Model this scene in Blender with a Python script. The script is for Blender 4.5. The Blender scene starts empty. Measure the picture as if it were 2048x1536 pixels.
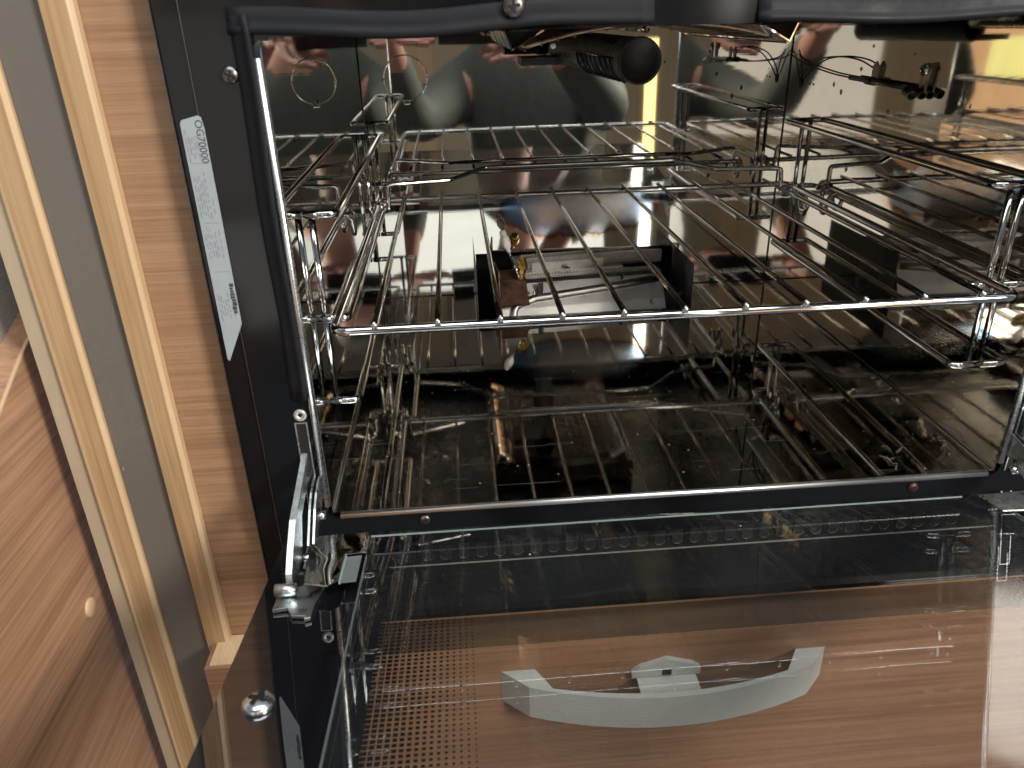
import bpy, bmesh, math, random
from mathutils import Vector, Matrix
random.seed(7)
R = math.radians
SC = bpy.context.scene
COL = SC.collection

# ------------------------------------------------------------------ camera, world, lights, exposure
cd = bpy.data.cameras.new('camera'); cam = bpy.data.objects.new('camera', cd); COL.objects.link(cam)
cR = Vector((0.99677709, -0.0759575, -0.02580484)); cU = Vector((0.05619482, 0.43156882, 0.90032799))
cF = Vector((0.0572501, 0.89887642, -0.43444633))
m = Matrix.Identity(4)
for i in range(3):
    m[i][0] = cR[i]; m[i][1] = cU[i]; m[i][2] = -cF[i]
m.translation = Vector((0.09172889, -0.41056588, 0.28323486))
cam.matrix_world = m
cd.sensor_width = 36.0; cd.lens = 1530.0 / 2048.0 * 36.0
cd.clip_start = 0.01; cd.clip_end = 50
cd.dof.use_dof = True; cd.dof.focus_distance = 0.60; cd.dof.aperture_fstop = 18.0
SC.camera = cam

w = bpy.data.worlds.new('World'); SC.world = w; w.use_nodes = True
w.node_tree.nodes['Background'].inputs[0].default_value = (0.80, 0.88, 1.0, 1)
w.node_tree.nodes['Background'].inputs[1].default_value = 0.19

def area(name, loc, target, sx, sy, power, color, spread=180):
    d = bpy.data.lights.new(name, 'AREA'); d.shape = 'RECTANGLE'; d.size = sx; d.size_y = sy
    d.energy = power; d.color = color; d.spread = R(spread)
    o = bpy.data.objects.new(name, d); COL.objects.link(o); o.location = loc
    o.rotation_euler = (Vector(target) - Vector(loc)).to_track_quat('-Z', 'Y').to_euler()
    return o
area('window_light', (1.15, -1.05, 0.75), (-0.05, 0.0, 0.10), 0.36, 0.34, 29, (1.0, 0.93, 0.84))
area('roof_light', (0.20, -0.44, 1.25), (0.18, -0.08, 0.0), 1.20, 0.55, 13, (0.94, 0.98, 1.0))
area('sunlit_gap_light', (0.80, -1.62, -0.15), (0.40, 0.0, 0.05), 0.042, 0.70, 0.26, (1.0, 0.74, 0.26))
area('window_gap_light', (0.80, -1.62, 0.70), (0.40, 0.0, 0.05), 0.042, 0.95, 1.1, (1.0, 0.97, 0.90))
area('left_low_window_light', (-0.58, -1.62, -0.34), (0.20, 0.0, 0.10), 0.42, 0.30, 0.55, (1.0, 0.97, 0.92))
area('left_high_window_light', (-0.62, -1.62, 0.50), (0.20, 0.0, 0.10), 0.46, 0.30, 0.60, (1.0, 0.97, 0.92))
area('rear_fill_light', (0.26, -2.10, 0.66), (0.24, 0.0, 0.10), 0.95, 0.34, 1.75, (0.97, 1.0, 0.97))  # added lamp, gives the white patch mirrored in the cavity back
area('left_wall_fill_light', (-0.45, -1.66, 0.08), (0.20, 0.0, 0.10), 0.56, 0.46, 0.58, (1.0, 0.96, 0.90))  # added lamp standing in for a lit wall mirrored in the steel
area('doorway_light', (1.22, -1.66, -0.08), (0.20, 0.0, 0.10), 0.60, 0.75, 2.3, (1.0, 0.58, 0.32))
area('lawn_light', (1.27, -1.60, 0.10), (0.20, 0.0, 0.10), 0.22, 0.14, 0.16, (0.52, 0.80, 0.22))

vs = SC.view_settings
vs.view_transform = 'Standard'; vs.look = 'None'; vs.exposure = 0.0; vs.gamma = 1.0; vs.use_curve_mapping = False
SC.cycles.use_denoising = True; SC.cycles.use_adaptive_sampling = True; SC.cycles.adaptive_threshold = 0.03
SC.cycles.max_bounces = 12; SC.cycles.glossy_bounces = 8; SC.cycles.transparent_max_bounces = 16
SC.cycles.transmission_bounces = 8; SC.cycles.diffuse_bounces = 4
SC.cycles.caustics_reflective = True; SC.cycles.caustics_refractive = False
SC.cycles.blur_glossy = 0.05; SC.cycles.sample_clamp_indirect = 6.0

# ------------------------------------------------------------------ node helpers
class NT:
    def __init__(s, name):
        s.m = bpy.data.materials.new(name); s.m.use_nodes = True
        s.t = s.m.node_tree; s.n = s.t.nodes; s.b = s.n['Principled BSDF']; s.out = s.n['Material Output']
    def new(s, kind, **kw):
        x = s.n.new(kind)
        for k, v in kw.items(): setattr(x, k, v)
        return x
    def link(s, a, b): s.t.links.new(a, b)
    def val(s, sock, v):
        if isinstance(v, bpy.types.NodeSocket): s.link(v, sock)
        else: sock.default_value = v
    def math(s, op, a, b=0.0, c=None, clamp=False):
        x = s.new('ShaderNodeMath', operation=op, use_clamp=clamp)
        s.val(x.inputs[0], a); s.val(x.inputs[1], b)
        if c is not None: s.val(x.inputs[2], c)
        return x.outputs[0]
    def coord(s):
        if not hasattr(s, '_c'): s._c = s.new('ShaderNodeTexCoord').outputs['Object']
        return s._c
    def xyz(s):
        if not hasattr(s, '_x'):
            x = s.new('ShaderNodeSeparateXYZ'); s.link(s.coord(), x.inputs[0]); s._x = x.outputs
        return s._x
    def mapping(s, scale, loc=(0, 0, 0), rot=(0, 0, 0), src=None):
        x = s.new('ShaderNodeMapping'); x.inputs['Scale'].default_value = scale
        x.inputs['Location'].default_value = loc; x.inputs['Rotation'].default_value = rot
        s.link(src or s.coord(), x.inputs['Vector']); return x.outputs[0]
    def noise(s, vec, scale, detail=3.0, rough=0.5, dist=0.0):
        x = s.new('ShaderNodeTexNoise'); s.link(vec, x.inputs['Vector'])
        x.inputs['Scale'].default_value = scale; x.inputs['Detail'].default_value = detail
        x.inputs['Roughness'].default_value = rough; x.inputs['Distortion'].default_value = dist
        return x.outputs['Fac']
    def ramp(s, fac, stops, interp='LINEAR'):
        x = s.new('ShaderNodeValToRGB'); x.color_ramp.interpolation = interp
        e = x.color_ramp.elements
        while len(e) < len(stops): e.new(0.5)
        for i, (p, c) in enumerate(stops):
            e[i].position = p; e[i].color = (c, c, c, 1) if isinstance(c, (int, float)) else (*c, 1)
        s.link(fac, x.inputs[0]); return x.outputs[0]
    def mix(s, fac, a, b, mode='MIX'):
        x = s.new('ShaderNodeMix', data_type='RGBA', blend_type=mode)
        s.val(x.inputs[0], fac); s.val(x.inputs[6], a); s.val(x.inputs[7], b); return x.outputs[2]
    def bump(s, h, strength=0.2, dist=0.001):
        x = s.new('ShaderNodeBump'); x.inputs['Strength'].default_value = strength
        x.inputs['Distance'].default_value = dist; s.link(h, x.inputs['Height'])
        if s.b.inputs['Normal'].is_linked: s.link(s.b.inputs['Normal'].links[0].from_socket, x.inputs['Normal'])
        s.link(x.outputs[0], s.b.inputs['Normal']); return x.outputs[0]

def plain(name, col, rough=0.5, metal=0.0, ior=1.5, nscale=0, nvar=0.0, bump=0.0, coat=0.0):
    t = NT(name); b = t.b
    b.inputs['Base Color'].default_value = (*col, 1); b.inputs['Roughness'].default_value = rough
    b.inputs['Metallic'].default_value = metal; b.inputs['IOR'].default_value = ior
    b.inputs['Coat Weight'].default_value = coat
    if nscale:
        n = t.noise(t.coord(), nscale, 4, 0.6)
        c = t.ramp(n, [(0.25, tuple(x * (1 - nvar) for x in col)), (0.75, tuple(min(1, x * (1 + nvar)) for x in col))])
        t.link(c, b.inputs['Base Color'])
        r = t.ramp(n, [(0.3, max(0.02, rough * 0.75)), (0.7, min(1, rough * 1.3))]); t.link(r, b.inputs['Roughness'])
        if bump: t.bump(n, bump, 0.0005)
    return t.m

def wood(name, c_dark, c_mid, c_light, grain, rough=0.45, fine=260.0, freq=1.0, seed=0.0):
    """grain = axis letter along which the fibres run, across = the axis the lines alternate on"""
    t = NT(name)
    sc = {'x': (1.2, 9, 40), 'y': (9, 1.2, 40), 'z': (40, 9, 1.2)}[grain]
    v = t.mapping(tuple(k * freq for k in sc), (seed, seed * 1.7, seed * 0.3))
    n1 = t.noise(v, 3.2, 5, 0.62, 0.9)
    sc2 = {'x': (3, 30, fine), 'y': (30, 3, fine), 'z': (fine, 30, 3)}[grain]
    n2 = t.noise(t.mapping(sc2), 2.0, 3, 0.6, 0.2)
    n3 = t.noise(t.mapping(tuple(k * freq * 0.35 for k in sc), (seed + 4, 2, 1)), 2.2, 2, 0.5, 0.4)
    s = t.math('ADD', t.math('MULTIPLY', n1, 0.55), t.math('ADD', t.math('MULTIPLY', n2, 0.22), t.math('MULTIPLY', n3, 0.30)))
    c = t.ramp(s, [(0.37, c_dark), (0.50, c_mid), (0.63, c_light)])
    scp = {'x': (5, 60, 900), 'y': (60, 5, 900), 'z': (900, 60, 5)}[grain]
    pore = t.noise(t.mapping(scp, (seed, 1, 2)), 1.0, 2, 0.65, 0.1)
    line = t.noise(t.mapping({'x': (2.2, 30, 330), 'y': (30, 2.2, 330), 'z': (330, 30, 2.2)}[grain], (2, seed, 3)), 1.0, 2, 0.5, 0.25)
    dk = t.math('MAXIMUM', t.math('MULTIPLY', t.ramp(pore, [(0.50, 0.0), (0.68, 1.0)]), 0.24), t.math('MULTIPLY', t.ramp(line, [(0.56, 0.0), (0.66, 1.0)]), 0.30))
    c = t.mix(dk, c, tuple(k * 0.55 for k in c_dark) + (1,))
    t.link(c, t.b.inputs['Base Color'])
    t.b.inputs['Roughness'].default_value = rough
    t.link(t.ramp(n1, [(0.3, rough + 0.12), (0.7, rough - 0.06)]), t.b.inputs['Roughness'])
    t.bump(t.math('ADD', n1, n2), 0.12, 0.0004)
    return t.m

def steel(name, base=(0.60, 0.58, 0.55), rough=0.045, brush='x', spots=0.0, wave=0.35, wscale=3.2, tint=False, dust=0.0, scratch=0.0):
    t = NT(name); b = t.b
    b.inputs['Metallic'].default_value = 1.0
    sc = {'x': (2.0, 300, 300), 'y': (300, 2.0, 300), 'z': (300, 300, 2.0)}[brush]
    nb = t.noise(t.mapping(sc), 2.0, 2, 0.5)
    big = t.noise(t.coord(), 9.0, 3, 0.55)
    col = t.ramp(big, [(0.3, tuple(x * 0.93 for x in base)), (0.7, tuple(min(1, x * 1.05) for x in base))])
    rr = t.math('ADD', t.math('MULTIPLY', nb, rough * 0.9), t.math('MULTIPLY', big, rough * 0.9))
    if tint:
        x, y, z = t.xyz()[0], t.xyz()[1], t.xyz()[2]
        nz = t.noise(t.mapping((24, 24, 16)), 1.0, 4, 0.55)
        zz = t.math('ADD', z, t.math('MULTIPLY', t.math('SUBTRACT', nz, 0.5), 0.040))
        dx = t.math('DIVIDE', t.math('SUBTRACT', x, 0.222), 0.086)
        dz = t.math('DIVIDE', t.math('SUBTRACT', zz, 0.093), 0.030)
        up = t.math('GREATER_THAN', zz, 0.093)
        d = t.math('ADD', t.math('POWER', t.math('ABSOLUTE', dx), 3.0), t.math('POWER', t.math('ABSOLUTE', dz), 2.0))
        d = t.math('MULTIPLY', d, 0.5)
        blue = t.ramp(x, [(0.160, 1.0), (0.200, 0.25), (0.262, 0.12), (0.290, 0.6)])
        cy = t.mix(t.noise(t.coord(), 55, 3, 0.6), (0.03, 0.14, 0.40, 1), (0.22, 0.42, 0.55, 1))
        edge = t.mix(blue, (0.42, 0.38, 0.37, 1), cy)
        core = t.mix(t.noise(t.coord(), 70, 4, 0.7), (0.40, 0.37, 0.36, 1), (0.62, 0.60, 0.56, 1))
        c2 = t.mix(t.ramp(d, [(0.02, 0.0), (0.17, 1.0)]), core, edge)
        c2 = t.mix(t.ramp(d, [(0.40, 0.0), (0.50, 1.0)]), c2, (0.30, 0.17, 0.13, 1))
        c2 = t.mix(t.ramp(d, [(0.49, 0.0), (0.58, 1.0)]), c2, (0.60, 0.49, 0.34, 1))
        f = t.ramp(d, [(0.0, 0.85), (0.50, 0.95), (0.72, 0.0)])
        soft = t.ramp(zz, [(0.100, 1.0), (0.118, 0.25)])
        col = t.mix(t.math('MULTIPLY', f, soft), col, c2)
        rr = t.math('ADD', rr, t.math('MULTIPLY', t.ramp(d, [(0.0, 1.0), (0.30, 0.3), (0.5, 0.0)]), 0.13))
    if spots:
        vo = t.new('ShaderNodeTexVoronoi'); vo.inputs['Scale'].default_value = 110.0
        wv = t.mapping((1, 1, 0.55)); t.link(wv, vo.inputs['Vector'])
        dd = t.math('ADD', vo.outputs['Distance'], t.math('MULTIPLY', t.noise(t.coord(), 420, 2), 0.18))
        sel = t.math('MULTIPLY', t.math('LESS_THAN', dd, t.math('ADD', 0.12, t.math('MULTIPLY', big, 0.22))),
                     t.math('GREATER_THAN', t.new_rand(vo) if False else t.sep(vo.outputs['Color']), 1.0 - spots))
        col = t.mix(sel, col, (0.05, 0.025, 0.012, 1)); rr = t.math('ADD', rr, t.math('MULTIPLY', sel, 0.4))
        met = t.math('SUBTRACT', 1.0, t.math('MULTIPLY', sel, 0.8)); t.link(met, b.inputs['Metallic'])
    if dust or scratch:
        vo = t.new('ShaderNodeTexVoronoi'); vo.inputs['Scale'].default_value = 260.0; t.link(t.coord(), vo.inputs['Vector'])
        clus = t.noise(t.coord(), 14, 2, 0.6)
        sel = t.math('MULTIPLY', t.math('LESS_THAN', vo.outputs['Distance'], 0.13), t.math('GREATER_THAN', t.math('ADD', t.sep(vo.outputs['Color']), t.math('MULTIPLY', clus, 0.5)), 1.22 - dust))
        vs_ = t.noise(t.mapping((7, 900, 60), rot=(0, 0, 0.12)), 1.6, 1, 0.4, 0.5)
        sel2 = t.math('MULTIPLY', t.math('GREATER_THAN', vs_, 0.765), scratch)
        sel = t.math('MAXIMUM', sel, sel2)
        col = t.mix(sel, col, (0.55, 0.52, 0.48, 1)); rr = t.math('ADD', rr, t.math('MULTIPLY', sel, 0.55))
        t.link(t.math('SUBTRACT', 1.0, sel), b.inputs['Metallic'])
    t.link(col, b.inputs['Base Color']); t.link(rr, b.inputs['Roughness'])
    h1 = t.noise(t.coord(), wscale, 1.5, 0.4)
    t.bump(h1, wave, 0.004)
    t.bump(nb, 0.02, 0.0002)
    return t.m
def _sep(self, c):
    x = self.new('ShaderNodeSeparateColor'); self.link(c, x.inputs[0]); return x.outputs[0]
NT.sep = _sep

def glass(name, refl=1.5, tint=(0.93, 0.96, 0.95), printed=False, dust=0.0):
    t = NT(name); t.n.remove(t.b)
    fr = t.new('ShaderNodeFresnel'); fr.inputs['IOR'].default_value = refl
    tr = t.new('ShaderNodeBsdfTransparent'); tr.inputs[0].default_value = (*tint, 1)
    gl = t.new('ShaderNodeBsdfGlossy'); gl.inputs['Roughness'].default_value = 0.012
    gl.inputs[0].default_value = (0.96, 0.98, 1.0, 1)
    hb = t.noise(t.coord(), 9.0, 1.5, 0.4); bp = t.new('ShaderNodeBump'); bp.inputs['Strength'].default_value = 0.10
    bp.inputs['Distance'].default_value = 0.003; t.link(hb, bp.inputs['Height']); t.link(bp.outputs[0], gl.inputs['Normal'])
    mx = t.new('ShaderNodeMixShader'); ge = t.new('ShaderNodeNewGeometry'); t.link(t.math('MULTIPLY', fr.outputs[0], t.math('SUBTRACT', 1.0, ge.outputs['Backfacing'])), mx.inputs[0]); t.link(tr.outputs[0], mx.inputs[1]); t.link(gl.outputs[0], mx.inputs[2])
    last = mx.outputs[0]
    if printed:
        x, y = t.xyz()[0], t.xyz()[1]
        W_, p = 0.44, 0.00295
        xe = t.math('MINIMUM', x, t.math('SUBTRACT', W_, x))           # distance-like coordinate from either side
        solid = t.math('LESS_THAN', xe, 0.0415)
        k = t.math('DIVIDE', t.math('SUBTRACT', xe, 0.0415), 0.0470)
        size = t.math('SUBTRACT', 0.43, t.math('MULTIPLY', k, 0.31))
        fx = t.math('ABSOLUTE', t.math('SUBTRACT', t.math('FRACT', t.math('DIVIDE', xe, p)), 0.5))
        fy = t.math('ABSOLUTE', t.math('SUBTRACT', t.math('FRACT', t.math('DIVIDE', t.math('ADD', y, 1.0), p)), 0.5))
        dot = t.math('LESS_THAN', t.math('MAXIMUM', fx, fy), size)
        dot = t.math('MULTIPLY', dot, t.math('LESS_THAN', k, 1.0))
        mask = t.math('MAXIMUM', solid, dot)
        rear = t.math('GREATER_THAN', y, -0.040); mask = t.math('MULTIPLY', t.math('MAXIMUM', mask, rear), t.math('GREATER_THAN', t.xyz()[2], -0.002))
        ink = t.new('ShaderNodeBsdfPrincipled'); ink.inputs['Base Color'].default_value = (0.006, 0.006, 0.008, 1)
        ink.inputs['Roughness'].default_value = 0.02; ink.inputs['IOR'].default_value = 2.3
        t.link(bp.outputs[0], ink.inputs['Normal'])
        m2 = t.new('ShaderNodeMixShader'); t.link(mask, m2.inputs[0]); t.link(last, m2.inputs[1]); t.link(ink.outputs[0], m2.inputs[2])
        last = m2.outputs[0]
    if dust:
        vo = t.new('ShaderNodeTexVoronoi'); vo.inputs['Scale'].default_value = 190.0; t.link(t.coord(), vo.inputs['Vector'])
        clus = t.noise(t.coord(), 11, 2, 0.6)
        big_ = t.math('ADD', 0.05, t.math('MULTIPLY', clus, 0.10))
        sel = t.math('MULTIPLY', t.math('LESS_THAN', vo.outputs['Distance'], big_), t.math('GREATER_THAN', t.math('ADD', t.sep(vo.outputs['Color']), t.math('MULTIPLY', clus, 0.6)), 1.47 - dust))
        haze = t.math('MULTIPLY', t.ramp(clus, [(0.4, 0.15), (0.75, 1.0)]), 0.007)
        df = t.new('ShaderNodeBsdfDiffuse'); df.inputs[0].default_value = (0.75, 0.78, 0.8, 1)
        m3 = t.new('ShaderNodeMixShader'); t.link(t.math('MAXIMUM', t.math('MULTIPLY', sel, 0.8), haze), m3.inputs[0])
        t.link(last, m3.inputs[1]); t.link(df.outputs[0], m3.inputs[2]); last = m3.outputs[0]
    t.link(last, t.out.inputs[0]); return t.m

M = {}
M['steel_side'] = steel('polished_steel_left', (0.69, 0.70, 0.68), 0.026, 'y', 0.0, 0.08, 5.0)
M['steel_right'] = steel('polished_steel_right', (0.72, 0.68, 0.62), 0.034, 'y', 0.34, 0.20, 6.0)
M['steel_back'] = steel('polished_steel_back', (0.70, 0.695, 0.655), 0.028, 'x', 0.05, 0.07, 4.0, tint=True)
M['steel_floor'] = steel('polished_steel_floor', (0.62, 0.60, 0.57), 0.036, 'x', 0.0, 0.09, 5.0, dust=0.02, scratch=0.30)
M['steel_trim'] = steel('bright_trim', (0.90, 0.90, 0.88), 0.34, 'x', 0.0, 0.0)
M['steel_plate'] = steel('polished_bracket', (0.70, 0.67, 0.64), 0.05, 'x', 0.0, 0.8, 22.0)
M['chrome'] = plain('chrome_wire', (0.66, 0.66, 0.65), 0.06, 1.0, nscale=60, nvar=0.08)
M['chrome_worn'] = plain('heat_browned_wire', (0.50, 0.45, 0.40), 0.14, 1.0, nscale=90, nvar=0.30)
M['enamel'] = plain('black_enamel', (0.0050, 0.0056, 0.0068), 0.10, 0.0, 1.42, nscale=30, nvar=0.15)
M['enamel_in'] = plain('matt_black_metal', (0.012, 0.012, 0.013), 0.55, 0.0, nscale=200, nvar=0.3, bump=0.05)
M['rubber'] = plain('rubber_gasket', (0.009, 0.0100, 0.0125), 0.55, 0.0, 1.28, nscale=30, nvar=0.15)
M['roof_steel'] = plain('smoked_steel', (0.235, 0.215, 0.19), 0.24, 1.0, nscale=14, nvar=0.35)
M['seam'] = plain('dark_seam', (0.05, 0.045, 0.04), 0.5, 0.6)
M['zinc'] = plain('galvanised_steel', (0.58, 0.62, 0.62), 0.30, 1.0, nscale=140, nvar=0.25, bump=0.08)
M['zinc_edge'] = plain('sheared_zinc_edge', (0.70, 0.74, 0.73), 0.42, 1.0, nscale=260, nvar=0.2, bump=0.1)
M['screw'] = plain('dark_screw', (0.20, 0.19, 0.18), 0.35, 1.0, nscale=300, nvar=0.3)
M['screw_bright'] = plain('bright_screw', (0.75, 0.78, 0.80), 0.22, 1.0, nscale=300, nvar=0.2)
M['rivet'] = plain('rivet_grey', (0.55, 0.55, 0.52), 0.4, 0.6, nscale=300, nvar=0.2)
M['burner'] = plain('aluminised_steel', (0.43, 0.425, 0.41), 0.36, 1.0, nscale=40, nvar=0.12)
M['rust'] = plain('browned_steel', (0.085, 0.045, 0.032), 0.42, 0.6, nscale=120, nvar=0.5, bump=0.1)
M['gauze'] = plain('oxidised_gauze', (0.36, 0.28, 0.21), 0.34, 1.0, nscale=120, nvar=0.4)
M['sensor'] = plain('sooty_steel', (0.17, 0.14, 0.11), 0.32, 1.0, nscale=150, nvar=0.4)
M['brass'] = plain('brass', (0.62, 0.42, 0.12), 0.3, 1.0, nscale=200, nvar=0.3)
M['ceramic'] = plain('white_ceramic', (0.72, 0.71, 0.68), 0.35, 0.0, nscale=100, nvar=0.1)
M['wire_dark'] = plain('dark_capillary', (0.05, 0.04, 0.03), 0.45, 0.8)
M['slot_rim'] = plain('slot_rim', (0.16, 0.17, 0.18), 0.3, 1.0)
M['paper'] = plain('sticker_paper', (0.33, 0.365, 0.385), 0.40, 0.0, nscale=60, nvar=0.06)
M['ink'] = plain('sticker_ink', (0.04, 0.045, 0.06), 0.6)
M['ink_grey'] = plain('sticker_small_print', (0.22, 0.24, 0.28), 0.6)
M['handle'] = plain('silver_lacquer', (0.43, 0.435, 0.415), 0.42, 0.10, nscale=700, nvar=0.06)
M['hole'] = plain('black_gap', (0.004, 0.004, 0.004), 0.7)
M['wood_panel'] = wood('walnut_laminate', (0.237, 0.127, 0.066), (0.314, 0.178, 0.099), (0.376, 0.225, 0.131), 'x', 0.42, 300, 1.7, 3.0)
M['wood_drawer'] = wood('walnut_laminate_drawer', (0.186, 0.094, 0.051), (0.260, 0.139, 0.078), (0.320, 0.180, 0.105), 'x', 0.40, 300, 1.25, 9.0)
M['wood_side'] = wood('walnut_laminate_side', (0.242, 0.124, 0.070), (0.369, 0.202, 0.117), (0.474, 0.279, 0.170), 'y', 0.40, 340, 1.5, 5.0)
M['wood_shaded'] = wood('shaded_walnut_strip', (0.065, 0.036, 0.022), (0.105, 0.062, 0.038), (0.14, 0.085, 0.053), 'x', 0.45, 300, 1.2, 6.0)  # walnut darkened to stand for shade on the drawer top
M['wood_edge'] = wood('oak_edging', (0.331, 0.193, 0.092), (0.438, 0.278, 0.143), (0.496, 0.339, 0.194), 'z', 0.38, 200, 1.3, 1.0)
M['wood_lip'] = wood('lit_wood_strip', (0.495, 0.333, 0.189), (0.576, 0.396, 0.230), (0.621, 0.450, 0.279), 'z', 0.34, 160, 0.7, 2.0)
M['taupe'] = plain('taupe_laminate', (0.140, 0.125, 0.108), 0.50, 0.0, nscale=500, nvar=0.04, bump=0.03)
M['cream'] = plain('cream_laminate', (0.44, 0.35, 0.245), 0.42, 0.0, nscale=20, nvar=0.04)
M['fabric'] = plain('grey_weave', (0.30, 0.27, 0.235), 0.9, 0.0, nscale=900, nvar=0.35, bump=0.5)
M['skin'] = plain('skin', (0.52, 0.27, 0.20), 0.5, 0.0, nscale=40, nvar=0.10)
M['shirt'] = plain('dark_knit_top', (0.095, 0.102, 0.086), 0.85, 0.0, nscale=60, nvar=0.3, bump=0.2)
M['trousers'] = plain('dark_overalls', (0.065, 0.070, 0.062), 0.85, 0.0, nscale=60, nvar=0.3, bump=0.2)
M['hair'] = plain('brown_hair', (0.035, 0.022, 0.014), 0.6, 0.0, nscale=150, nvar=0.4)
M['phone'] = plain('phone_shell', (0.02, 0.02, 0.024), 0.2)
M['glass_in'] = glass('clear_pane', 1.60, (0.975, 0.985, 0.98), dust=0.12)
M['glass_out'] = glass('printed_pane', 1.5, (0.975, 0.975, 0.97), printed=True)
M['glass_edge'] = plain('green_glass_edge', (0.22, 0.29, 0.28), 0.25, 0.0)
M['clip'] = plain('dull_glass_edge', (0.10, 0.12, 0.115), 0.3)
M['tape'] = plain('clip_plastic', (0.13, 0.15, 0.15), 0.3)
M['lint'] = plain('lint_fibre', (0.30, 0.285, 0.26), 0.8)

# ------------------------------------------------------------------ mesh helpers
def finish(name, bm, mat, parent=None, smooth=False, bevel=0.0, seg=2, mats=None):
    if bevel:
        bmesh.ops.bevel(bm, geom=[e for e in bm.edges if len(e.link_faces) == 2 and e.calc_face_angle(0) > 0.5], offset=bevel, segments=seg, affect='EDGES', profile=0.5, clamp_overlap=True)
    bmesh.ops.recalc_face_normals(bm, faces=bm.faces) if not mats else None
    me = bpy.data.meshes.new(name); bm.to_mesh(me); bm.free()
    for f in me.polygons: f.use_smooth = smooth
    me.materials.append(M[mat])
    for k in (mats or []): me.materials.append(M[k])
    return link(name, me, parent)
def link(name, me, parent=None):
    o = bpy.data.objects.new(name, me); COL.objects.link(o)
    if parent: setp(o, parent)
    return o
def setp(o, parent):
    o.parent = parent
    mw = parent.matrix_basis.copy()
    if parent.parent: mw = parent.parent.matrix_basis @ parent.matrix_parent_inverse @ mw if False else world_of(parent)
    o.matrix_parent_inverse = world_of(parent).inverted()
def world_of(o):
    mb = o.matrix_basis.copy()
    if o.parent: return world_of(o.parent) @ o.matrix_parent_inverse @ mb
    return mb
def thing(name, label, cat, loc=(0, 0, 0), group=None):
    o = bpy.data.objects.new(name, None); COL.objects.link(o); o.location = loc; o.empty_display_size = 0.02
    tag(o, label, cat, group); return o
def tag(o, label, cat, group=None):
    o['label'] = label; o['category'] = cat
    if group: o['group'] = group
def box(bm, x0, x1, y0, y1, z0, z1, mat=0):
    v = [bm.verts.new(p) for p in ((x0, y0, z0), (x1, y0, z0), (x1, y1, z0), (x0, y1, z0), (x0, y0, z1), (x1, y0, z1), (x1, y1, z1), (x0, y1, z1))]
    for q in ((0, 3, 2, 1), (4, 5, 6, 7), (0, 1, 5, 4), (1, 2, 6, 5), (2, 3, 7, 6), (3, 0, 4, 7)):
        bm.faces.new([v[i] for i in q]).material_index = mat
def sheet(quads):
    """quads share vertices: list of 4-point faces"""
    bm = bmesh.new(); d = {}
    for q in quads:
        vs_ = []
        for p in q:
            k = tuple(round(c, 5) for c in p)
            if k not in d: d[k] = bm.verts.new(p)
            vs_.append(d[k])
        bm.faces.new(vs_)
    return bm
def prism(bm, pts, axis, a, b):
    """polygon pts (2-D) extruded along axis from a to b; pts order: for x:(y,z), y:(x,z), z:(x,y)"""
    def P(p, k):
        return {'x': (k, p[0], p[1]), 'y': (p[0], k, p[1]), 'z': (p[0], p[1], k)}[axis]
    va = [bm.verts.new(P(p, a)) for p in pts]; vb = [bm.verts.new(P(p, b)) for p in pts]
    n = len(pts)
    bm.faces.new(va); bm.faces.new(list(reversed(vb)))
    for i in range(n):
        bm.faces.new((va[i], va[(i + 1) % n], vb[(i + 1) % n], vb[i]))
def fillet(pts, r, cyclic=False, n=6):
    pts = [Vector(p) for p in pts]; out = []
    N = len(pts)
    for i, p in enumerate(pts):
        if not cyclic and i in (0, N - 1): out.append(p); continue
        a = pts[i - 1]; b = pts[(i + 1) % N]
        u = (a - p); v = (b - p); lu, lv = u.length, v.length
        u.normalize(); v.normalize()
        ang = u.angle(v)
        if ang > 3.1 or r == 0: out.append(p); continue
        t_ = min(r / math.tan(ang / 2), lu * 0.48, lv * 0.48)
        for k in range(n + 1):
            s = k / n
            q = (p + u * t_) * (1 - s) ** 2 + p * 2 * s * (1 - s) + (p + v * t_) * s ** 2
            out.append(q)
    return out
def tube(bm, pts, r, seg=10, cyclic=False, cap=True, rad=None):
    pts = [Vector(p) for p in pts]; N = len(pts); rings = []
    up = None
    for i in range(N):
        if cyclic: d = pts[(i + 1) % N] - pts[i - 1]
        else: d = pts[min(i + 1, N - 1)] - pts[max(i - 1, 0)]
        d.normalize()
        if up is None:
            up = Vector((0, 0, 1)) if abs(d.z) < 0.9 else Vector((1, 0, 0))
        up = (up - d * up.dot(d)).normalized()
        sd = d.cross(up)
        rr = rad[i] if rad else r
        rings.append([bm.verts.new(pts[i] + (up * math.cos(2 * math.pi * k / seg) + sd * math.sin(2 * math.pi * k / seg)) * rr) for k in range(seg)])
    for i in range(N if cyclic else N - 1):
        a = rings[i]; b = rings[(i + 1) % N]
        if cyclic and i == N - 1:
            best = min(range(seg), key=lambda s: (a[0].co - b[s].co).length); b = b[best:] + b[:best]
        for k in range(seg):
            bm.faces.new((a[k], a[(k + 1) % seg], b[(k + 1) % seg], b[k]))
    if not cyclic and cap:
        bm.faces.new(list(reversed(rings[0]))); bm.faces.new(rings[-1])
def wire(name, pts, r, mat='chrome', parent=None, seg=10, cyclic=False, corner=0.0):
    bm = bmesh.new(); tube(bm, fillet(pts, corner, cyclic) if corner else pts, r, seg, cyclic)
    o = finish(name, bm, mat, parent, smooth=True)
    return o
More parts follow.
